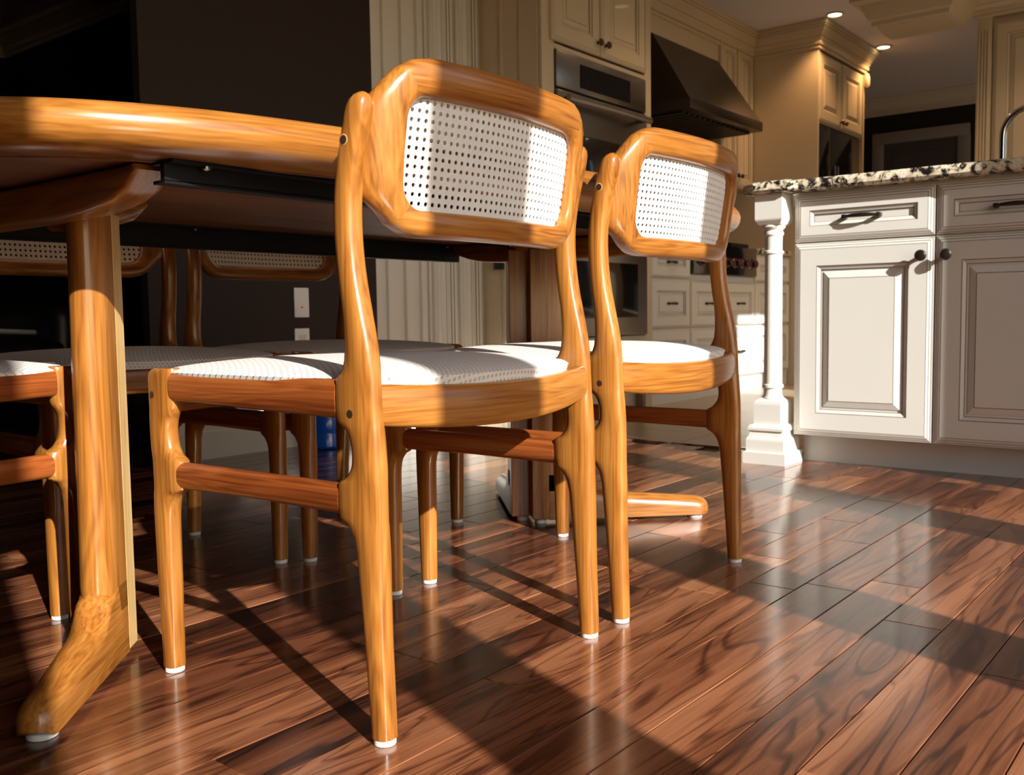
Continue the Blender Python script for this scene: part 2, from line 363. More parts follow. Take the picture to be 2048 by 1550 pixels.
ceil = structure(MB().box(-7.2, WALL_X+.15, -2.6, 9.3, CEIL, CEIL+.1).build('ceiling', 'ceiling_paint'))
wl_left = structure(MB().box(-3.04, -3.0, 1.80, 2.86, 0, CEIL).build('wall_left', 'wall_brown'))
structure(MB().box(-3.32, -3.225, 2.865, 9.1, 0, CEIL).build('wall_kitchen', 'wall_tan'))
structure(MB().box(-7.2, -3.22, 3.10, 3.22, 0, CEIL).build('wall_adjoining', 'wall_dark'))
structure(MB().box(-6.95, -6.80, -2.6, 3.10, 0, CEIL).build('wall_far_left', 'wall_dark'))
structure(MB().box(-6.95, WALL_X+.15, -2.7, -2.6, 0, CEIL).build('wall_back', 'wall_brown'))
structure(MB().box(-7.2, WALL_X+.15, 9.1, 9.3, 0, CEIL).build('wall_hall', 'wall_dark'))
# window wall: openings give the sun patches; last two added to brighten the ceiling
OPEN = [(-0.256, 0.232), (0.386, 0.962), (1.122, 1.763), (1.912, 2.415), (4.22, 4.66), (5.35, 5.95), (7.55, 8.2)]
ZS, ZH = 0.06, 2.39
mb = MB(); ys = -2.6
for a, b in OPEN:
    mb.box(WALL_X, WALL_X+.12, ys, a, 0, CEIL); mb.box(WALL_X, WALL_X+.12, a, b, 0, ZS); mb.box(WALL_X, WALL_X+.12, a, b, ZH, CEIL); ys = b
mb.box(WALL_X, WALL_X+.12, ys, 9.2, 0, CEIL)
structure(mb.build('wall_right', 'wall_pale'))
for i, (a, b) in enumerate(OPEN):
    mb = MB(); t = .012
    mb.box(WALL_X-.01, WALL_X+.10, a-.05, a, ZS-.05, ZH+.03, 0, .004); mb.box(WALL_X-.01, WALL_X+.10, b, b+.05, ZS-.05, ZH+.03, 0, .004)
    mb.box(WALL_X-.01, WALL_X+.10, a, b, ZS-.05, ZS, 0, .004); mb.box(WALL_X-.01, WALL_X+.10, a, b, ZH, ZH+.03, 0, .004)
    structure(mb.build('window_%d' % (i+1), 'window_frame'))

def profile_run(prof, p0, p1, out):
    """extrude a moulding profile [(out, z)] from p0 to p1 (xy points)."""
    mb = MB(); p0 = Vector((*p0, 0)); p1 = Vector((*p1, 0)); n = Vector((*out, 0))
    return mb.rings([[p0+n*a+Vector((0, 0, z)) for a, z in prof], [p1+n*a+Vector((0, 0, z)) for a, z in prof]])
def profile_path(prof, pts, name, mat):
    """moulding along a polyline (outside on the right-hand side of travel), mitred at the corners."""
    P = [Vector(p) for p in pts]; rs = []
    for i, p in enumerate(P):
        ns = []
        if i > 0: d = (P[i]-P[i-1]).normalized(); ns.append(Vector((d.y, -d.x)))
        if i < len(P)-1: d = (P[i+1]-P[i]).normalized(); ns.append(Vector((d.y, -d.x)))
        n = ns[0] if len(ns) == 1 else (ns[0]+ns[1])/(1+ns[0].dot(ns[1]))
        rs.append([(p.x+n.x*a, p.y+n.y*a, z) for a, z in prof])
    mb = MB(); mb.rings(rs); k = len(prof)
    for i in range(len(P)-1):
        for j in range(k):
            if math.dist(prof[j], prof[(j+1) % k]) < .0035: mb.m[i*k+j] = 1
    return structure(mb.build(name, [mat, 'glaze'], smooth=25))
def baseboard(h=.14): return [(0, 0), (.016, 0), (.016, h*.62), (.012, h*.66), (.012, h*.78), (.009, h*.82), (.009, h*.93), (.005, h), (0, h)]
structure(profile_run(baseboard(.155), (-3.0, 1.80), (-3.0, 2.86), (1, 0)).build('baseboard_left', 'trim_white'))
structure(profile_run(baseboard(.14), (-7.0, 3.10), (-3.22, 3.10), (0, -1)).build('baseboard_adjoining', 'trim_white'))
def crown(z1, h=.15, d=.11): return [(0, z1-h), (.012, z1-h), (.014, z1-h+.022), (.03, z1-h+.03), (.034, z1-h+.055), (.062, z1-h*.42), (.085, z1-.034), (d-.012, z1-.028), (d, z1-.012), (d, z1), (0, z1)]
def kcrown(z1, h, d):
    z0 = z1-h; return [(0, z0), (.010, z0), (.012, z0+.003), (.012, z0+.020), (.014, z0+.022), (.022, z0+.026), (.024, z0+.050), (.027, z0+.052), (d*.42, z0+h*.42), (d*.44, z0+h*.43), (d*.62, z0+h*.60), (d*.80, z0+h*.72), (d*.82, z0+h*.735), (d*.92, z0+h*.80), (d*.93, z0+h*.815), (d, z0+h*.88), (d, z1), (0, z1)]
structure(profile_run(crown(CEIL, .13, .12), (-6.8, 3.10), (-3.22, 3.10), (0, -1)).build('trim_2', 'trim_white', smooth=25))
structure(profile_run(crown(CEIL, .13, .12), (-6.8, -2.6), (-6.8, 3.10), (1, 0)).build('trim_3', 'trim_white', smooth=25))
structure(profile_run(crown(CEIL, .15, .12), (-3.2, 9.1), (WALL_X, 9.1), (0, -1)).build('trim_4', 'trim_white', smooth=25))

# ------------------------------------------------------------------ dining chair
def lx(wx): return -(wx+1.02)
def loft_leg(secs, y, name, parent, mat, ex=2.6, n=22):
    """secs: (z, x_front_world, x_back_world, half thickness in y)"""
    rs = []
    for z, xf, xb, hy in secs:
        a, b = lx(xf), lx(xb); c = (a+b)/2; h = abs(a-b)/2; ring = []
        for j in range(n):
            t = 2*PI*j/n; co, si = math.cos(t), math.sin(t)
            ring.append((c+h*math.copysign(abs(co)**(2/ex), co), y+hy*math.copysign(abs(si)**(2/ex), si), z))
        rs.append(ring)
    return MB().rings(rs).build(name, mat, parent, smooth=38)
def densify(secs, k=3):
    out = []
    for a, b in zip(secs[:-1], secs[1:]):
        for i in range(k):
            t = i/k; out.append(tuple(p+(q-p)*t for p, q in zip(a, b)))
    out.append(secs[-1]); return out
def catmull(secs, k=4):
    out = []; n = len(secs)
    for i in range(n-1):
        p0, p1, p2, p3 = secs[max(i-1, 0)], secs[i], secs[i+1], secs[min(i+2, n-1)]
        for s in range(k):
            t = s/k
            out.append(tuple(p1[d]+(p2[d]-p1[d])*t if d == 0 else 0.5*((2*p1[d])+(-p0[d]+p2[d])*t+(2*p0[d]-5*p1[d]+4*p2[d]-p3[d])*t*t+(-p0[d]+3*p1[d]-3*p2[d]+p3[d])*t**3) for d in range(len(p1))))
    out.append(secs[-1]); return out
REAR = [(.008, -.8170, -.7895, .0140), (.06, -.8205, -.7905, .0143), (.118, -.8250, -.7920, .0147), (.18, -.8305, -.7925, .0150), (.225, -.8350, -.7925, .0152), (.245, -.8400, -.7930, .0153),
        (.258, -.8500, -.7930, .0153), (.266, -.8640, -.7930, .0153), (.305, -.8640, -.7930, .0153), (.312, -.8510, -.7935, .0153), (.324, -.8410, -.7940, .0153), (.338, -.8385, -.7950, .0155), (.354, -.8400, -.7960, .0155),
        (.369, -.8470, -.7970, .0155), (.380, -.8640, -.7980, .0155), (.428, -.8640, -.8000, .0155), (.436, -.8540, -.8010, .0155), (.450, -.8475, -.8025, .0155), (.475, -.8455, -.8065, .0155), (.505, -.8465, -.8130, .0153),
        (.536, -.8510, -.8195, .0152), (.570, -.8550, -.8245, .0150), (.605, -.8570, -.8265, .0150), (.635, -.8560, -.8255, .0150), (.665, -.8520, -.8205, .0150), (.700, -.8440, -.8125, .0150), (.728, -.8370, -.8050, .0150)]
FRONT = [(.008, -1.2310, -1.2030, .0140), (.08, -1.2335, -1.2020, .0146), (.16, -1.2360, -1.2010, .0150), (.225, -1.2380, -1.2000, .0152), (.245, -1.2385, -1.1960, .0152), (.258, -1.2390, -1.1860, .0152), (.266, -1.2390, -1.1720, .0152),
         (.305, -1.2400, -1.1720, .0152), (.312, -1.2400, -1.1850, .0152), (.324, -1.2405, -1.1940, .0152), (.345, -1.2410, -1.1980, .0152), (.362, -1.2415, -1.1950, .0152), (.376, -1.2420, -1.1860, .0152), (.388, -1.2425, -1.1840, .0152), (.420, -1.2430, -1.1840, .0152)]
HY = 0.2275                                              # half spacing of the legs
def BX(y, z):                                            # depth of the curved, leaning backrest (local x)
    return lx(-0.812) - 0.030*(1-(y/.2125)**2) - (z-.70)*0.15 + 0.004
def rounded_path(hw_, z0, z1, r, n=72, taper=.05):
    pts = []; hh_ = (z1-z0)/2; zc = (z0+z1)/2
    seg = []
    for cx_, cz_, a0 in ((hw_-r, hh_-r, 0), (-hw_+r, hh_-r, PI/2), (-hw_+r, -hh_+r, PI), (hw_-r, -hh_+r, 1.5*PI)):
        for k in range(9):
            a = a0+k*PI/16; seg.append((cx_+r*math.cos(a), cz_+r*math.sin(a)))
    # resample evenly
    seg.append(seg[0]); d = [0]
    for a, b in zip(seg[:-1], seg[1:]): d.append(d[-1]+math.dist(a, b))
    for k in range(n):
        t = d[-1]*k/n; i = max(j for j in range(len(d)) if d[j] <= t+1e-9); i = min(i, len(seg)-2)
        u = (t-d[i])/max(1e-9, d[i+1]-d[i]); y = seg[i][0]+(seg[i+1][0]-seg[i][0])*u; z = seg[i][1]+(seg[i+1][1]-seg[i][1])*u
        y *= 1-taper*max(0, -z/hh_); pts.append((y, z+zc))
    return pts
def make_chair():
    ch = empty('dining_chair', (0, 0, 0))
    top = [(.738, .94), (.745, .80), (.750, .55), (.753, .22)]
    for s in (-1, 1):
        secs = catmull(REAR, 3)
        xf, xb, hy = REAR[-1][1:]; c0 = (xf+xb)/2; w = (xb-xf)/2
        for z, k in top: c = c0+(z-.728)*.27; secs.append((z, c-w*k, c+w*k, hy*k))
        leg = loft_leg(secs, s*HY, 'leg', ch, 'teak_z')
        MB().lathe([(.0125, 0), (.0135, .001), (.0135, .007), (.0125, .008)], (lx(-.8033), s*HY, 0)).build('felt_pad', 'felt', leg, smooth=40)
        for (px, pz) in ((-.832, .389), (-.8305, .700)):  # dark screw plugs let into the outer face
            MB().lathe([(.0066, 0), (.0066, s*.0021), (.0056, s*.0025)], (lx(px), s*(HY+.0128), pz), 'y', 18).build('plug_rim', 'plug_ring', leg, smooth=40)
            MB().lathe([(.0050, 0), (.0050, s*.0027), (.0030, s*.0029)], (lx(px), s*(HY+.0128), pz), 'y', 18).build('screw_plug', 'plug_dark', leg, smooth=40)
        secs = catmull(FRONT, 3)
        secs += [(.427, -1.2405, -1.1840, .0150), (.4315, -1.2340, -1.1845, .0140), (.4335, -1.2240, -1.1850, .0120)]
        leg = loft_leg(secs, s*HY, 'leg', ch, 'teak_z')
        MB().lathe([(.0125, 0), (.0135, .001), (.0135, .007), (.0125, .008)], (lx(-1.217), s*HY, 0)).build('felt_pad', 'felt', leg, smooth=40)
        MB().lathe([(.0048, 0), (.0048, s*.0024), (.0030, s*.0027)], (lx(-1.2225), s*(HY+.0130), .397), 'y', 16).build('screw_plug', 'plug_dark', leg, smooth=40)
        # side seat rail and side stretcher
        MB().sweep([(lx(-.860), s*HY, .4045), (lx(-.95), s*HY, .4055), (lx(-1.05), s*HY, .4070), (lx(-1.188), s*HY, .4085)], .0125, [.0235, .0225, .0215, .0200], n=20, ex=3.2).build('side_rail', 'teak_red_x', ch, smooth=40)
        MB().sweep([(lx(-.860), s*HY, .2855), (lx(-1.02), s*HY, .2865), (lx(-1.178), s*HY, .2855)], .0120, [.0185, .0175, .0185], n=20, ex=2.5).build('stretcher', 'teak_red_x', ch, smooth=40)
    # curved rear and front rails
    pts = []; hh_ = []; 
    for k in range(15):
        u = -1+2*k/14; pts.append((lx(-.812)-.036*(1-u*u), u*(HY-.006), .3875+.011*u*u)); hh_.append(.0275-.003*u*u)
    MB().sweep(pts, .0115, hh_, n=20, ex=3.0).build('rear_rail', 'teak_y', ch, smooth=40)
    pts = [(lx(-1.212)+.022*(1-(-1+k/7)**2), (-1+k/7)*(HY-.006), .396) for k in range(15)]
    MB().sweep(pts, .0115, .0255, n=20, ex=3.0).build('front_rail', 'teak_y', ch, smooth=40)
    # seat pad
    NU, NV = 28, 28; mb = MB(); vs = []
    def outline(u, v):
        fu, fv = u*(1-.12*v*v*v*v*0), v
        x = lx(-1.02)+(.2230 if u > 0 else .2190)*u
        half = .2390-.0*u
        if u < 0: half = .2390-.030*max(0, (-u-.25)/.75)**1.2
        y = v*half
        if u < 0: x -= .026*(u*u)*(1-v*v)
        else: x += .018*(u*u)*(1-v*v)
        # soften corners
        k = (abs(u)*abs(v))**6
        x -= math.copysign(.018, u)*k; y -= math.copysign(.018, v)*k
        return x, y
    def zz(u, v): 
        e = max(abs(u), abs(v))
        return .4282+.014*(1-abs(u)**2.6)**.8*(1-abs(v)**2.6)**.8+.006*(1-e**8)
    for i in range(NU+1):
        for j in range(NV+1):
            u, v = math.sin((-1+2*i/NU)*PI/2), math.sin((-1+2*j/NV)*PI/2); x, y = outline(u, v); vs.append((x, y, zz(u, v)))
    W_ = NV+1; fs = [(i*W_+j, (i+1)*W_+j, (i+1)*W_+j+1, i*W_+j+1) for i in range(NU) for j in range(NV)]
    edge = [i*W_ for i in range(NU+1)]+[NU*W_+j for j in range(1, NV+1)]+[i*W_+NV for i in range(NU-1, -1, -1)]+[j for j in range(NV-1, 0, -1)]
    base = len(vs); vs += [(vs[e][0]*.985, vs[e][1]*.985, .4150) for e in edge]; L = len(edge)
    fs += [(edge[k], edge[(k+1) % L], base+(k+1) % L, base+k) for k in range(L)]; fs.append(tuple(range(base, base+L)))
    mb.add(vs, fs).build('seat', 'woven_white', ch, smooth=60)
    # back frame
    path = rounded_path(.1940, .6105, .7785, .047, taper=.02)
    n = 20; rs = []; N_ = len(path)
    for i, (y, z) in enumerate(path):
        ty, tz = path[(i+1) % N_][0]-path[i-1][0], path[(i+1) % N_][1]-path[i-1][1]; l = math.hypot(ty, tz); ny, nz = tz/l, -ty/l
        hw_ = .0192+.0030*nz; hd = .0165; ring = []
        for j in range(n):
            a = 2*PI*j/n; c, q = math.cos(a), math.sin(a); ex = 2.8
            du = hw_*math.copysign(abs(c)**(2/ex), c); dx = hd*math.copysign(abs(q)**(2/ex), q)
            yy, z2 = y+ny*du, z+nz*du; xx = BX(yy, z2)+dx
            def ss(a_, b_, v_): t_ = min(1, max(0, (v_-a_)/(b_-a_))); return t_*t_*(3-2*t_)
            w_ = max(0, c)**.7*abs(ny)*ss(.622, .650, z2)*(1-ss(.733, .766, z2))*ss(.15, .19, abs(yy))
            ring.append((xx+.012*w_, yy+math.copysign(.013*w_, yy), z2))
        rs.append(ring)
    mb = MB(); mb.rings(rs, closed=True)
    for i in range(N_):
        y0_, z0_ = path[i]; y1_, z1_ = path[(i+1) % N_]
        if abs(z1_-z0_) > abs(y1_-y0_):                   # upright pieces of the frame have upright grain
            for j in range(n): mb.m[i*n+j] = 1
    bf = mb.build('back_frame', ['teak_y', 'teak_z'], ch, smooth=45)
    # cane panel with real eyelets
    mb = MB(); p = .0104; hr = .0026; hy_, z0, z1 = .1770, .6300, .7580
    nx_ = int(round(2*hy_/p)); nz_ = int(round((z1-z0)/p)); vid = {}
    def vert(y, z):
        k = (round(y, 6), round(z, 6))
        if k not in vid: vid[k] = len(mb.v); mb.v.append((BX(y, z)+.002, y, z))
        return vid[k]
    inner = rounded_path(.174, z0-.003, z1+.003, .042)
    def inside(y, z, r=.034, hw2=.1800):
        zc = (z0+z1)/2; hz = (z1-z0)/2+.003; t = 1-.02*max(0, -(z-zc)/hz)
        ay, az = abs(y)/t, abs(z-zc)
        if ay > hw2 or az > hz: return False
        qy, qz = ay-(hw2-r), az-(hz-r)
        return not (qy > 0 and qz > 0 and math.hypot(qy, qz) > r)
    for i in range(-1, nx_+1):
        for k in range(-1, nz_+1):
            y = -hy_+p*(i+.5)*(2*hy_/(nx_*p)); z = z0+p*(k+.5)*((z1-z0)/(nz_*p)); hyp = hy_/nx_; hzp = (z1-z0)/nz_/2
            bnd = [vert(y+a*hyp, z+b*hzp) for a, b in ((1, 0), (1, 1), (0, 1), (-1, 1), (-1, 0), (-1, -1), (0, -1), (1, -1))]
            if inside(y, z):
                hol = []
                for q in range(8):
                    a = q*PI/4; hol.append(vert(y+hr*math.cos(a), z+hr*1.05*math.sin(a)))
                for q in range(8): mb.f.append((bnd[q], bnd[(q+1) % 8], hol[(q+1) % 8], hol[q])); mb.m.append(0)
            else: mb.f.append(tuple(bnd)); mb.m.append(0)
    cp = mb.build('cane_panel', 'cane_white', ch)
    md = cp.modifiers.new('thick', 'SOLIDIFY'); md.thickness = .0016; md.offset = 0
    return ch
proto = make_chair()
def copy_tree(o, parent=None):
    c = o.copy(); COL.objects.link(c); c.parent = parent
    if parent: c.matrix_parent_inverse = o.matrix_parent_inverse
    for k in [q for q in ALLKIDS[o.name]]: copy_tree(k, c)
    return c
ALLKIDS = {}
def index_kids(o):
    ALLKIDS[o.name] = list(o.children)
    for k in o.children: index_kids(k)
index_kids(proto)
CHAIRS = [((-1.028, .9815), PI+math.radians(2.0), 'teak dining chair nearest the camera, in front of the table leg, seen from behind'),
          ((-1.043, 1.527), PI+math.radians(2.0), 'second teak dining chair on the near side, between the front chair and the island'),
          ((-1.785, .998), math.radians(-1), 'shaded teak dining chair across the table, behind the near table leg'),
          ((-1.742, 1.495), math.radians(0), 'shaded teak dining chair across the table, in front of the wall plates'),
          ((-1.632, .497), math.radians(98), 'teak dining chair at the near table end, cut off by the left picture edge')]
for i, ((x, y), rz, lab) in enumerate(CHAIRS):
    c = proto if i == 0 else copy_tree(proto)
    c.location = (x, y, 0); c.rotation_euler = (0, 0, rz)
    tag(c, lab, 'chair', 'teak dining chairs around the table')

# ------------------------------------------------------------------ dining table
TCX, TCY, TA, TB = -1.406, 1.345, 0.506, 0.965
table = empty('dining_table', (TCX, TCY, 0), 'long oval teak dining table with a rounded edge on trestle legs', 'table')
def t_outline(inset, n=144, ex=3.3):
    pts = []
    for k in range(n):
        a = 2*PI*k/n; c, s = math.cos(a), math.sin(a)
        x, y = TA*math.copysign(abs(c)**(2/ex), c), TB*math.copysign(abs(s)**(2/ex), s)
        pts.append(Vector((x, y)))
    out = []
    for k in range(n):
        t = (pts[(k+1) % n]-pts[k-1]).normalized(); nrm = Vector((t.y, -t.x)); out.append(pts[k]-nrm*inset)
    return out
ZT, ZB = 0.744, 0.688
mb = MB(); prof = [(.20, ZT), (.06, ZT), (.03, ZT-.0006), (.018, ZT-.003), (.009, ZT-.008), (.003, ZT-.015), (0, ZT-.024), (.0015, ZT-.034), (.006, ZT-.043), (.014, ZT-.050), (.026, ZT-.0545), (.045, ZB), (.085, ZB)]
mb.rings([[(p.x, p.y, z) for p in t_outline(i)] for i, z in prof], cap=False)
n_ = 144; mb.f.append(tuple(range(n_))); mb.m.append(0)
top = mb.build('table_top', 'teak_y', table, smooth=35)
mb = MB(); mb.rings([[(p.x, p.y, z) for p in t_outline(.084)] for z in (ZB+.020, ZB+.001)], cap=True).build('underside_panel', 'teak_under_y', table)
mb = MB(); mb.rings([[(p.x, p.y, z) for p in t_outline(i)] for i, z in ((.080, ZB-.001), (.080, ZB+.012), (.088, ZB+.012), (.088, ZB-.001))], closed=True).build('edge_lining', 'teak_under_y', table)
for k, (rx, y0, y1, dz) in enumerate(((.372, -.70, .62, .024), (-.335, -.72, .62, .040))):
    mb = MB(); mb.box(rx-.022, rx+.022, y0, y1, ZB-.004, ZB+.001); mb.box(rx-.004, rx+.004, y0, y1, ZB-dz, ZB-.004); mb.box(rx-.020, rx+.004, y0, y1, ZB-dz-.003, ZB-dz+.001)
    rail = mb.build('slide_rail', 'black_steel', table)
    for yy in (y0+.05, (y0+y1)/2-.15, (y0+y1)/2+.25, y1-.06):
        MB().lathe([(.006, 0), (.006, -.003), (.003, -.005)], (rx+.014, yy, ZB-.004), 'z', 12).build('screw', 'steel', rail, smooth=40)
for (sx_, sy_) in ((.20, -.45), (.12, -.05), (-.22, -.40)):
    MB().lathe([(.012, 0), (.013, -.002), (.008, -.004)], (sx_, sy_, ZB+.001), 'z', 14).build('fastener', 'black_iron', table, smooth=40)
# trestle legs: an upright board with a bullnosed outer edge, its foot running out to the tip
wood('teak_foot', 0, TD, TM, TL)
def trestle(foot_tip, heel, edge_mat, th=.031):
    fx, fy = foot_tip[0]-TCX, foot_tip[1]-TCY; hx, hy = heel[0]-TCX, heel[1]-TCY
    L = math.hypot(hx-fx, hy-fy); s_in = L-.040; c0 = L-.108
    secs = []
    for z, s in ((.080, c0+.004), (.112, c0-.004), (.125, c0-.006), (.20, c0-.003), (.30, c0), (.45, c0+.003), (.60, c0+.007), (.655, c0+.008)):
        ring = []
        for k in range(13):
            a = PI/2+PI*k/12; ring.append((s+.034+.034*math.cos(a), th*math.sin(a), z))
        ring += [(s_in, -th, z), (s_in, th, z)]; secs.append(ring)
    post = MB().rings(secs).build('trestle_leg', 'teak_z', table, smooth=40)
    post.location = (fx, fy, 0); post.rotation_euler = (0, 0, math.atan2(hy-fy, hx-fx))
    MB().box(s_in, L, -th, th, .012, .655, 0, .002).build('edge_stave', edge_mat, post)
    xs = [0.0, .002, .006, .012, .02, .03, .05, .08]; x = .11
    while x < c0-.09: xs.append(x); x += .03
    xs += [c0-.075, c0-.055, c0-.040, c0-.028, c0-.018, c0-.010, c0-.004, c0+.004, c0+.014, c0+.028, c0+.05, s_in]
    def topz(x):
        pts = [(0, .026), (.002, .034), (.006, .040), (.012, .045), (.02, .049), (.03, .052), (.06, .056), (c0-.10, .070), (c0-.055, .079), (c0-.040, .084), (c0-.028, .091), (c0-.018, .100), (c0-.010, .110), (c0-.004, .118), (c0+.002, .1185), (L, .1185)]
        for (a, b), (c, d) in zip(pts[:-1], pts[1:]):
            if a <= x <= c: return b+(d-b)*(x-a)/max(1e-9, c-a)
        return pts[-1][1]
    rs = []
    for x in xs:
        zt = topz(x); zb = .010+.008*max(0, 1-x/.012)
        w = th*math.sqrt(max(.02, 1-max(0, (.026-x)/.0265)**2)); r = max(.0005, 1-max(0, (x-c0)/.028))
        n = 14; ring = [(x, -w, zb), (x, w, zb)]
        for k in range(n+1):
            a = PI*k/n; ring.append((x, w*math.cos(a), zt-min(w*1.0, zt-zb-.004)*r*(1-math.sin(a))))
        rs.append(ring)
    ft = MB().rings(rs).build('foot', 'teak_foot', post, smooth=45)
    MB().lathe([(.017, .011), (.0185, .009), (.0185, .001), (.0175, 0)], (.033, 0, 0), 'z', 22).build('felt_pad', 'felt', post, smooth=40)
    MB().lathe([(.014, .012), (.014, 0)], (L-.022, 0, 0), 'z', 16).build('glide', 'felt', post, smooth=40)
trestle((-1.130, .503), (-1.364, .748), 'sapwood_z', .0255)
trestle((-1.082, 2.130), (-1.392, 1.820), 'teak_z', .028)
trestle((-1.726, 2.130), (-1.416, 1.820), 'teak_z', .028)
for yb, xe in ((-.690, .335), (.62, .335)):
    pts = []; hs = []
    for k in range(25):
        u = -1+2*k/24; h = .026*max(.02, 1-abs(u)**4.5)**.5; pts.append((xe*u, yb, ZB-.0005-h)); hs.append(h)
    MB().sweep(pts, .026, hs, n=20, ex=6).build('cross_beam', 'teak_x', table, smooth=40)
    d = 1 if yb < 0 else -1
    MB().sweep([(.045, yb+.03*d, .648), (.02, yb+.09*d, .655), (-.005, yb+.15*d, .668), (-.012, yb+.18*d, .682)], .026, [.020, .020, .016, .005], n=16, ex=4).build('bracket', 'teak_y', table, smooth=40)

# ------------------------------------------------------------------ cabinet fronts
def front(face, a0, a1, z0, z1, pos, rail=.055, raised=True, thick=.02, name='door', parent=None, small=False, fin='cream'):
    """panelled front. face '+x': lies in plane x=pos, a = y ; '-y': lies in plane y=pos, a = x."""
    k = .6 if small else 1.0
    prof = [(0, 0, 0), (0, thick*.75, 0), (.003*k, thick*.80, 0), (.0045*k, thick*.80, 1), (.010*k, thick*.92, 0), (.0115*k, thick*.90, 1), (.018*k, thick, 0), (.0195*k, thick, 1),
            (rail, thick, 0), (rail+.002, thick-.003, 1), (rail+.012*k, thick-.007, 0), (rail+.0135*k, thick-.011, 1)]
    if raised: prof += [(rail+.020*k, thick-.011, 0), (rail+.0215*k, thick-.009, 0), (rail+.040*k, thick-.003, 0), (rail+.042*k, thick-.002, 1)]
    else: prof += [(rail+.016*k, thick-.011, 0)]
    mb = MB(); rs = []
    def P(a, z, d):
        return (pos+d, a, z) if face == '+x' else (a, pos-d, z)
    for ins, d, _ in prof: rs.append([P(a0+ins, z0+ins, d), P(a1-ins, z0+ins, d), P(a1-ins, z1-ins, d), P(a0+ins, z1-ins, d)])
    for i in range(len(rs)-1):
        mb.rings([rs[i], rs[i+1]], prof[i+1][2], cap=False)
    o = len(mb.v); mb.v += rs[-1]; mb.f.append((o, o+1, o+2, o+3)); mb.m.append(0)
    return mb.build(name, [fin, 'glaze'], parent)
def knob(face, a, z, pos, parent, r=.016, mat='bronze'):
    s = 1 if face == '+x' else -1
    prof = [(r*.55, 0), (r*.5, s*.004), (r*.36, s*.010), (r*.42, s*.016), (r, s*.020), (r*1.02, s*.025), (r*.8, s*.030), (r*.3, s*.032)]
    return MB().lathe(prof, (pos, a, z) if face == '+x' else (a, pos, z), 'x' if face == '+x' else 'y', 20).build('knob', mat, parent, smooth=40)
def pull(face, a, z, pos, parent, w=.10, mat='bronze'):
    mb = MB(); s = 1 if face == '+x' else -1
    def P(da, d, dz): return (pos+d, a+da, z+dz) if face == '+x' else (a+da, pos-d, z+dz)
    for q in (-1, 1):
        c0, c1 = P(q*w/2-.007, 0, -.007), P(q*w/2+.007, .026, .007)
        mb.box(c0[0], c1[0], c0[1], c1[1], c0[2], c1[2], 0, .003)
    pts = [P(-w/2, .022, 0), P(-w/4, .029, .001), P(0, .031, .0015), P(w/4, .029, .001), P(w/2, .022, 0)]
    mb.sweep(pts, [.004, .0055, .0065, .0055, .004], [.004, .006, .007, .006, .004], n=12)
    return mb.build('pull', mat, parent, smooth=40)

# ------------------------------------------------------------------ kitchen island
IY = 3.05; CX0, CX1, CX2 = -1.232, -.799, -.366
for i, (a0, a1, lab, side) in enumerate(((CX0, CX1, 'sunlit cream island cabinet with drawer and door beside the turned post', 1), (CX1, CX2, 'shaded cream island cabinet cut off by the right picture edge', -1))):
    cb = empty('island_cabinet', ((a0+a1)/2, 3.5, 0), lab, 'cabinet')
    M_inv = Vector(((a0+a1)/2, 3.5, 0))
    parts = []
    body = MB().box(a0, a1, IY, 3.98, .115, .880).build('body', 'cream_shadow_gap' if False else 'cream', cb)
    mb = MB().box(a0, a1, IY+.076, 3.9, 0, .115)
    toe = mb.build('toe_kick', 'cream', cb)
    dr = front('-y', a0+.0025, a1-.0025, .722, .868, IY, rail=.048, raised=False, name='drawer', parent=cb)
    pull('-y', (a0+a1)/2-.0, .792, IY-.010, dr, .105)
    do = front('-y', a0+.0025, a1-.0025, .098, .716, IY, rail=.072, name='door', parent=cb)
    knob('-y', a1-.035 if side > 0 else a0+.035, .660, IY-.020, do, .0170)
    for o in (body, toe, dr, do): o.matrix_parent_inverse = Matrix.Translation(-M_inv)
# granite worktop with a canted corner lug over the post
mb = MB()
def top_outline(ins):
    e = -ins
    return [(-1.395-e, IY-.052-e), (-1.345-e*.5, IY-.092-e), (-1.225+e*.5, IY-.092-e), (-1.205+e, IY-.060-e), (.15, IY-.060-e), (.15, 4.02), (-1.395-e, 4.02)]
prof = [(.012, .880), (.004, .884), (0, .890), (0, .906), (.003, .913), (.010, .918), (.03, .918)]
wt = MB().rings([[(x, y, z) for x, y in top_outline(i)] for i, z in prof]).build('worktop', 'granite', None, smooth=30)
tag(wt, 'speckled cream and black granite worktop with a rounded edge on the island', 'worktop')
# turned corner post
PX, PY = -1.300, IY-.022
post = empty('corner_post', (PX, PY, 0), 'turned cream post on a moulded plinth at the island corner', 'post')
mb = MB(); w = .046
mb.rings([[(sx*w*k, sy*w*k, z) for sx, sy in ((-1, -1), (1, -1), (1, 1), (-1, 1))] for k, z in ((1, .880), (1, .800), (.97, .795), (.80, .782))]).build('cap_block', 'cream', post)
MB().lathe([(.026, .800), (.036, .782), (.038, .775), (.033, .768), (.028, .764), (.032, .757), (.032, .750), (.028, .744), (.0275, .700), (.032, .697), (.033, .690), (.028, .685), (.0285, .45), (.030, .27), (.030, .262), (.034, .258), (.035, .250), (.029, .245), (.030, .225), (.036, .215), (.030, .200)], seg=28).build('shaft', 'cream', post, smooth=30)
mb = MB(); mb.rings([[(sx*h, sy*h, z) for sx, sy in ((-1, -1), (1, -1), (1, 1), (-1, 1))] for h, z in ((.030, .215), (.044, .205), (.046, .195), (.046, .130), (.056, .127), (.061, .118), (.061, .110), (.055, .106), (.058, .092), (.064, .082), (.065, .076), (.065, .040), (.073, .038), (.073, 0))]).build('plinth', 'cream', post)
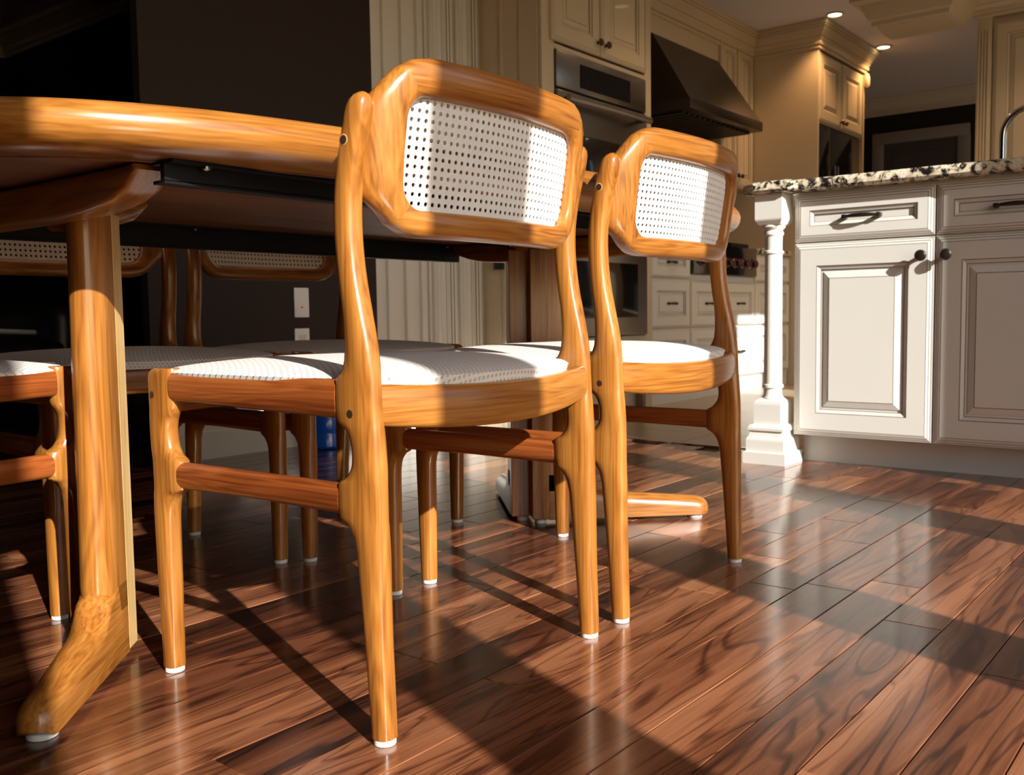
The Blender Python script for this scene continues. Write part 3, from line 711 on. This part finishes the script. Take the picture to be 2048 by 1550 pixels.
# gooseneck tap
TAP = (-.74, 3.60, .918)
tap = empty('tap', TAP, 'chrome gooseneck tap rising behind the worktop at the right edge', 'tap')
MB().lathe([(.028, 0), (.028, .006), (.019, .012), (.017, .05), (.014, .06)], seg=20).build('base', 'chrome', tap, smooth=40)
pts = [(0, 0, .05), (0, 0, .16)]+[(.085-.085*math.cos(a), 0, .16+.085*math.sin(a)) for a in [PI*k/12 for k in range(1, 12)]]+[(.17, 0, .15), (.17, 0, .13)]
MB().sweep(pts, .011, .011, upv=(0, 1, 0), n=16).build('spout', 'chrome', tap, smooth=60)

# ------------------------------------------------------------------ oven tower and wall run (faces +x)
OX = -2.64
def unit(name, lab, cat, x, y, z=0): return empty(name, (x, y, z), lab, cat)
def reparent(root, *objs):
    inv = Matrix.Translation(-root.location)
    for o in objs: o.matrix_parent_inverse = inv
tow = unit('oven_cabinet', 'tall cream cabinet housing the steel ovens', 'cabinet', -2.93, 4.03)
mb = MB(); mb.box(-3.22, OX, 3.545, 3.570, 0, 2.30); mb.box(-3.22, OX, 4.485, 4.510, 0, 2.30); mb.box(-3.22, -3.16, 3.57, 4.485, 0, 2.30)
mb.box(-3.2, OX, 3.57, 4.485, 1.725, 1.735); mb.box(-3.2, OX, 3.57, 4.485, 2.28, 2.30); mb.box(-3.2, OX-.05, 3.57, 4.485, 0, .30)
b1 = mb.build('body', 'cream_yellow', tow)
fr = MB().box(OX, OX+.02, 3.545, 3.640, 0, 2.30, 0, .003).box(OX, OX+.02, 4.445, 4.510, 0, 2.30, 0, .003).box(OX, OX+.02, 3.640, 4.445, 1.712, 1.735, 0, .002).box(OX, OX+.02, 3.640, 4.445, .30, .385, 0, .002).build('face_frame', 'cream_yellow', tow, smooth=40)
d1 = front('+x', 3.602, 4.006, 1.742, 2.27, OX+.018, rail=.075, name='door', fin='cream_yellow', parent=tow); d2 = front('+x', 4.010, 4.434, 1.742, 2.27, OX+.018, rail=.075, name='door', fin='cream_yellow', parent=tow)
k1 = knob('+x', 3.975, 1.800, OX+.036, d1, .017); k2 = knob('+x', 4.045, 1.800, OX+.036, d2, .017)
sp = MB().box(-2.745, OX+.0, 3.538, 3.546, 0, 2.30).box(-2.86, -2.845, 3.538, 3.546, 0, 2.30).build('side_panel', 'cream_yellow', tow)
pl_ = MB(); pl_.box(-2.895, -2.845, 3.515, 3.538, .715, .765, 0, .004); hp = pl_.build('pull', 'black_iron', tow, smooth=40)
reparent(tow, b1, fr, d1, d2, sp, hp)
cr = structure(profile_run(crown(CEIL, .15, .11), (OX+.02, 3.545), (OX+.02, 4.51), (1, 0)).build('trim_5', 'cream_yellow', smooth=25))
def oven(z0, z1, zc, lab):
    y0, y1 = 3.645, 4.440; ov = unit('wall_oven', lab, 'oven', OX-.2, (y0+y1)/2, z0)
    objs = []
    objs.append(MB().box(OX-.5, OX+.012, y0, y1, z0, z1, 0, .004).build('case', 'steel_dark', ov, smooth=40))
    if zc:
        objs.append(MB().box(OX+.010, OX+.030, y0, y1, zc+.006, z1, 0, .004).build('control_panel', 'steel', ov, smooth=40))
        objs.append(MB().box(OX+.030, OX+.033, y0+.19, y1-.16, zc+.030, z1-.035).build('display', 'oven_display', ov))
    zd = zc if zc else z1
    dr = MB().box(OX+.010, OX+.036, y0, y1, z0, zd-.006, 0, .005).build('oven_door', 'steel', ov, smooth=40); objs.append(dr)
    objs.append(MB().box(OX+.034, OX+.039, y0+.10, y1-.10, z0+.09, zd-.19, 0, .004).build('window', 'black_gloss', ov, smooth=40))
    h = MB(); h.sweep([(OX+.075, y0+.03, zd-.045), (OX+.082, (y0+y1)/2, zd-.045), (OX+.075, y1-.03, zd-.045)], .014, .016, n=16)
    for yy in (y0+.06, y1-.06): h.box(OX+.034, OX+.072, yy-.012, yy+.012, zd-.055, zd-.035)
    objs.append(h.build('handle', 'steel', ov, smooth=40))
    reparent(ov, *objs)
oven(.955, 1.708, 1.535, 'stainless steel wall oven with a black control display')
oven(.390, .945, None, 'lower dark wall oven seen between the chair uprights')
# pantry and fluted pilaster
PXF = -2.985
pan = unit('pantry_cabinet', 'tall cream pantry cupboard with narrow panelled doors left of the ovens', 'cabinet', -3.1, 3.35)
b1 = MB().box(-3.22, PXF, 3.17, 3.54, 0, 2.30).build('body', 'cream', pan)
d1 = front('+x', 3.185, 3.355, .12, 2.27, PXF, rail=.038, name='door', parent=pan); d2 = front('+x', 3.360, 3.530, .12, 2.27, PXF, rail=.038, name='door', parent=pan)
reparent(pan, b1, d1, d2)
mb = MB(); y = 2.862
steps = [(.066, .004), (.007, .018), (.096, .010), (.007, .026), (.082, .018), (.007, .034), (.040, .024)]
for w_, d_ in steps: mb.box(-3.22, PXF-.03+d_, y, y+w_, 0, 2.30, 0, .003); y += w_
pil = mb.build('pilaster', 'cream', None, smooth=40); tag(pil, 'fluted cream pilaster where the brown wall meets the pantry', 'pilaster')
structure(profile_run(crown(CEIL, .15, .11), (PXF+.02, 2.862), (PXF+.02, 3.545), (1, 0)).build('trim_6', 'cream', smooth=25))
# base drawers
BXF = -2.645
names = ['cream drawer unit beside the lower oven', 'wide cream drawer unit under the black rangetop', 'cream drawer unit right of the rangetop, behind the turned post']
for i, (a0, a1) in enumerate(((4.512, 4.965), (4.965, 5.835), (5.835, 6.39))):
    u_ = unit('base_cabinet', names[i], 'cabinet', -2.93, (a0+a1)/2)
    objs = [MB().box(-3.22, BXF, a0, a1, .095, .872 if i != 1 else .72).build('body', 'cream', u_), MB().box(-3.2, BXF+.0, a0, a1, 0, .095).build('toe_kick', 'cream', u_)]
    hs = [(.695, .865), (.420, .685), (.100, .410)] if i != 1 else [(.420, .685), (.100, .410)]
    for z0, z1 in hs:
        cols = [(a0+.004, a1-.004)] if i != 1 else [(a0+.004, (a0+a1)/2-.002), ((a0+a1)/2+.002, a1-.004)]
        if i == 1: cols = [(a0+.004, a1-.004)]
        for c0, c1 in cols:
            d = front('+x', c0, c1, z0, z1, BXF, rail=.062, name='drawer', parent=u_, small=True); objs.append(d)
            for yy in ([(c0+c1)/2] if i != 1 else [c0+.22, c1-.22]): pull('+x', yy, (z0+z1)/2, BXF+.009, d, .085, 'black_iron')
    reparent(u_, *objs)
tag(MB().box(-3.22, BXF+.03, 4.512, 4.962, .875, .910, 0, .006).build('worktop', 'granite', None, smooth=40), 'dark stone worktop on the drawers left of the rangetop', 'worktop')
tag(MB().box(-3.22, BXF+.03, 5.838, 6.39, .875, .910, 0, .006).build('worktop', 'granite', None, smooth=40), 'dark stone worktop on the drawers right of the rangetop', 'worktop')
rt = unit('rangetop', 'black rangetop with a row of dark red knobs', 'cooker', -2.9, 5.40, .72)
objs = [MB().box(-3.2, BXF+.03, 4.970, 5.830, .722, .900, 0, .006).build('case', 'black_gloss', rt, smooth=40)]
for k in range(7):
    yy = 5.06+k*.115; kb = MB().lathe([(.030, 0), (.030, .006), (.022, .010), (.024, .034), (.018, .038)], (BXF+.03, yy, .800), 'x', 20).build('knob', 'red_knob', rt, smooth=40); objs.append(kb)
    bz = MB().lathe([(.034, 0), (.034, .003)], (BXF+.03, yy, .800), 'x', 20).build('bezel', 'chrome', kb, smooth=40)
for k in range(3):
    mb = MB(); y0 = 4.99+k*.28
    for q in range(4): mb.box(-3.12, BXF-.02, y0+.01+q*.08, y0+.022+q*.08, .900, .930)
    for q in (-3.12, -2.9, BXF-.035): mb.box(q, q+.014, y0+.01, y0+.262, .910, .930)
    objs.append(mb.build('grate', 'black_iron', rt))
reparent(rt, *objs)
# pots and a candle on the worktop beyond
tag(MB().lathe([(.030, 0), (.032, .01), (.030, .085), (.012, .100), (.010, .125), (.013, .13)], (-2.95, 5.02, .930), 'z', 20).build('bottle', 'candle', None, smooth=40), 'small pale bottle standing on the rangetop grates', 'bottle')
# hood
hood = unit('range_hood', 'dark steel canopy hood above the rangetop', 'hood', -2.95, 5.45, 1.64)
mb = MB(); bot = [(-3.22, 4.97), (-2.64, 4.97), (-2.64, 5.935), (-3.22, 5.935)]; tp = [(-3.22, 5.03), (-2.915, 5.03), (-2.915, 5.88), (-3.22, 5.88)]
o1 = mb.rings([[(x, y, 1.715) for x, y in bot], [(x, y, 2.135) for x, y in tp]]).build('canopy', 'steel_dark', hood)
mb = MB(); mb.box(-3.22, -2.63, 4.962, 5.943, 1.655, 1.715, 0, .004); o2 = mb.build('lip', 'steel_dark', hood, smooth=40)
mb = MB()
for k in range(14): mb.box(-3.16, -2.70, 5.0+k*.066, 5.04+k*.066, 1.640, 1.655)
o3 = mb.build('filter', 'black_iron', hood); reparent(hood, o1, o2, o3)
# valance and wall cabinets
UX = -2.915
vb = MB().box(-3.22, UX, 4.512, 5.885, 2.135, 2.32).build('hood_valance', 'cream_yellow'); tag(vb, 'plain cream valance board between the crown and the hood', 'panel')
up_lab = ['narrow cream wall cabinet right of the hood', 'cream wall cabinet in the corner beside the tall side panel']
for i, (a0, a1) in enumerate(((5.888, 6.14), (6.142, 6.395))):
    u_ = unit('wall_cabinet', up_lab[i], 'cabinet', -3.05, (a0+a1)/2, 1.345)
    b = MB().box(-3.22, UX, a0, a1, 1.345, 2.32).build('body', 'cream_yellow', u_); d = front('+x', a0+.003, a1-.003, 1.35, 2.27, UX, rail=.05, name='door', fin='cream_yellow', parent=u_)
    knob('+x', a1-.03 if i == 0 else a0+.03, 1.42, UX+.018, d, .015); reparent(u_, b, d)
profile_path(kcrown(CEIL, .17, .085), [(UX, 4.51), (UX, 6.40), (-2.445, 6.40), (-2.445, 7.32), (-3.2, 7.32)], 'trim_7', 'cream_yellow')
# refrigerator surround
FX = -2.445
fc = unit('refrigerator_cabinet', 'cream surround with two small doors over the black refrigerator', 'cabinet', -2.85, 6.85)
o1 = MB().box(-3.22, FX, 6.40, 6.425, 0, 2.32).box(-3.22, FX, 7.295, 7.32, 0, 2.32).box(-3.22, FX-.02, 6.425, 7.295, 1.77, 2.32).build('body', 'cream_yellow', fc)
d1 = front('+x', 6.43, 6.855, 1.775, 2.23, FX-.02, rail=.075, name='door', fin='cream_yellow', parent=fc); d2 = front('+x', 6.860, 7.29, 1.775, 2.23, FX-.02, rail=.075, name='door', fin='cream_yellow', parent=fc)
knob('+x', 6.82, 1.815, FX-.002, d1, .017); knob('+x', 6.895, 1.815, FX-.002, d2, .017)
o4 = MB().lathe([(.016, 2.14), (.026, 2.16), (.026, 2.21), (.018, 2.24)], (FX+.01, 7.325, 0), 'z', 16).build('finial', 'cream_yellow', fc, smooth=40)
reparent(fc, o1, d1, d2, o4)
rf = unit('refrigerator', 'glossy black refrigerator with double doors beneath the small cabinet doors', 'refrigerator', -2.8, 6.86)
o1 = MB().box(-3.2, FX-.06, 6.435, 7.285, .02, 1.765).build('case', 'black_steel', rf)
o2 = MB().box(FX-.06, FX-.02, 6.437, 6.700, .03, 1.76, 0, .006).build('door', 'black_gloss', rf, smooth=40); o3 = MB().box(FX-.06, FX-.02, 6.704, 7.283, .03, 1.76, 0, .006).build('door', 'black_gloss', rf, smooth=40)
o4 = MB().sweep([(FX+.02, 6.675, .6), (FX+.02, 6.675, 1.5)], .01, .01, upv=(1, 0, 0), n=12).build('handle', 'steel_dark', rf, smooth=40); o5 = MB().sweep([(FX+.02, 6.730, .6), (FX+.02, 6.730, 1.5)], .01, .01, upv=(1, 0, 0), n=12).build('handle', 'steel_dark', rf, smooth=40)
reparent(rf, o1, o2, o3, o4, o5)
# tall cabinet at the right, facing -y
tc_ = unit('tall_cabinet', 'tall cream cabinet with a fluted corner at the right picture edge', 'cabinet', -.9, 6.75)
o1 = MB().box(-1.47, -.3, 6.45, 7.1, 0, 2.32).build('body', 'cream_yellow', tc_)
mb = MB(); mb.box(-1.475, -1.395, 6.425, 6.45, 0, 2.28, 0, .002)
for k in range(4): mb.box(-1.467+k*.017, -1.457+k*.017, 6.417, 6.426, .2, 2.17, 0, .003)
o2 = mb.build('fluted_stile', 'cream_yellow', tc_, smooth=40)
d1 = front('-y', -1.385, -.87, .12, 2.21, 6.45, rail=.075, name='door', fin='cream_yellow', parent=tc_); d2 = front('-y', -.865, -.35, .12, 2.21, 6.45, rail=.075, name='door', fin='cream_yellow', parent=tc_)
reparent(tc_, o1, o2, d1, d2)
profile_path(kcrown(CEIL, .17, .10), [(-1.475, 7.1), (-1.475, 6.425), (WALL_X, 6.425)][::1], 'trim_8', 'cream_yellow')
# ceiling box over the island
bx = unit('ceiling_box', 'cream panelled box hanging from the kitchen ceiling', 'ceiling box', -1.85, 5.9, 2.26)
x0, x1, y0, y1 = -1.97, -1.53, 6.0, 6.38
def bring(i, z): return [(x, y, z) for x, y in ((x0+i, y0+i), (x1-i, y0+i), (x1-i, y1-i), (x0+i, y1-i))]
o1 = MB().rings([bring(-.10, CEIL-.001), bring(-.10, 2.335), bring(-.085, 2.325), bring(-.055, 2.32), bring(-.015, 2.235), bring(0, 2.225), bring(0, 2.20), bring(.012, 2.197)]).build('frame', 'cream_yellow', bx)
o2 = MB().box(x0+.03, x1-.03, y0+.03, y1-.03, 2.194, 2.200).build('bottom_panel', 'cream_yellow', bx); reparent(bx, o1, o2)
# recessed lamps; the last three are added unseen to light the kitchen
LAMPS = [(-2.300, 6.300, 22, 'recessed ceiling lamp above the refrigerator corner'), (-2.305, 7.300, 22, 'recessed ceiling lamp deeper in, beyond the crown moulding'),
         (-1.95, 4.35, 13, 'added recessed fill lamp above the ovens, outside the picture'), (-1.95, 5.25, 13, 'added recessed fill lamp above the rangetop, outside the picture'), (-0.85, 5.85, 13, 'added recessed fill lamp before the tall cabinet, outside the picture')]
for i, (x, y, watt, lab) in enumerate(LAMPS):
    lm = unit('ceiling_lamp', lab, 'lamp', x, y, CEIL-.01); lm['group'] = 'recessed ceiling lamps'
    MB().lathe([(.057, .010), (.060, .004), (.057, 0), (.044, .001), (.040, .009)], seg=28).build('trim_ring', 'trim_white', lm, smooth=40)
    MB().lathe([(.039, .0085), (.039, .0040), (.02, .003)], seg=28).build('bulb', 'lamp_glow', lm, smooth=40)
    ld = bpy.data.lights.new('lamp_light', 'SPOT'); ld.energy = watt; ld.color = (1.0, .52, .21) if i < 2 else (1.0, .62, .33); ld.spot_size = math.radians(120); ld.spot_blend = .6; ld.shadow_soft_size = .05
    lo = bpy.data.objects.new('lamp_light', ld); COL.objects.link(lo); lo.parent = lm; lo.location = (0, 0, -.02)
# hall door
hd = structure(empty('door_1', (-2.5, 9.09, 0))); hd['label'] = 'dark panelled door in a moulded frame at the end of the hall'
o1 = MB().box(-2.95, -2.85, 9.06, 9.10, 0, 2.10, 0, .004).box(-2.22, -2.12, 9.06, 9.10, 0, 2.10, 0, .004).box(-2.95, -2.12, 9.055, 9.10, 2.00, 2.10, 0, .004).build('casing', 'door_grey', hd, smooth=40)
o2 = MB().box(-2.85, -2.22, 9.075, 9.10, 0, 2.0).box(-2.77, -2.30, 9.068, 9.075, 1.1, 1.9, 0, .003).box(-2.77, -2.30, 9.068, 9.075, .15, .95, 0, .003).build('leaf', 'door_dark', hd)
reparent(hd, o1, o2)

# ------------------------------------------------------------------ small things
def plate(y, z, lab, outlet):
    p = empty('wall_plate', (-3.0, y, z), lab, 'wall plate')
    MB().box(0, .006, -.036, .036, -.058, .058, 0, .003).build('cover', 'plate_white', p, smooth=40)
    if outlet:
        s_ = MB().box(.006, .008, -.017, .017, -.034, .034, 0, .001).build('socket', 'trim_white', p)
        MB().box(.008, .0085, -.008, -.006, .006, .016).box(.008, .0085, .006, .008, .006, .014).box(.008, .0085, -.008, -.006, -.022, -.012).box(.008, .0085, .006, .008, -.022, -.014).lathe([(.003, .008), (.003, .0086)], (0, 0, 0), 'x', 10).build('slot', 'slot_black', s_)
    else: MB().lathe([(.004, .006), (.004, .008)], (0, 0, -.018), 'x', 12).build('screw', 'steel', p, smooth=40)
plate(2.452, .561, 'upper white blank plate on the brown wall under the chair back', False)
plate(2.450, .402, 'lower white outlet plate on the brown wall', True)
jug = unit('water_jug', 'blue plastic jug on the floor by the baseboard', 'jug', -2.86, 2.44)
o1 = MB().lathe([(.02, 0), (.060, .002), (.066, .010), (.067, .05), (.064, .056), (.064, .064), (.067, .07), (.067, .115), (.064, .121), (.064, .128), (.066, .135), (.055, .16), (.030, .178), (.022, .185), (.022, .2)], seg=28).build('body', 'blue_plastic', jug, smooth=35)
o2 = MB().lathe([(.025, .198), (.026, .2), (.026, .222), (.022, .226)], seg=24).build('cap', 'blue_cap', jug, smooth=35)
# dark armchair in the adjoining room
ac = unit('armchair', 'black leather armchair in the dark adjoining room at the left edge', 'armchair', -4.6, 1.72)
o1 = MB().box(-.42, .42, -.40, .40, .16, .42, 0, .05).build('seat', 'leather_black', ac, smooth=50); o2 = MB().box(-.42, -.22, -.40, .40, .30, .82, 0, .07).build('backrest', 'leather_black', ac, smooth=50)
for s in (-1, 1):
    MB().box(-.42, .40, s*.42-.08, s*.42+.08, .10, .58, 0, .06).build('armrest', 'leather_black', ac, smooth=50)
    for q in (-.36, .36): MB().box(q-.03, q+.03, s*.40-.03, s*.40+.03, 0, .12).build('leg', 'black_iron', ac)
MB().sweep([(.2, -.40, .45), (.33, 0, .47), (.2, .40, .45)], .02, .012, n=10).build('piping', 'trim_white', ac, smooth=50)
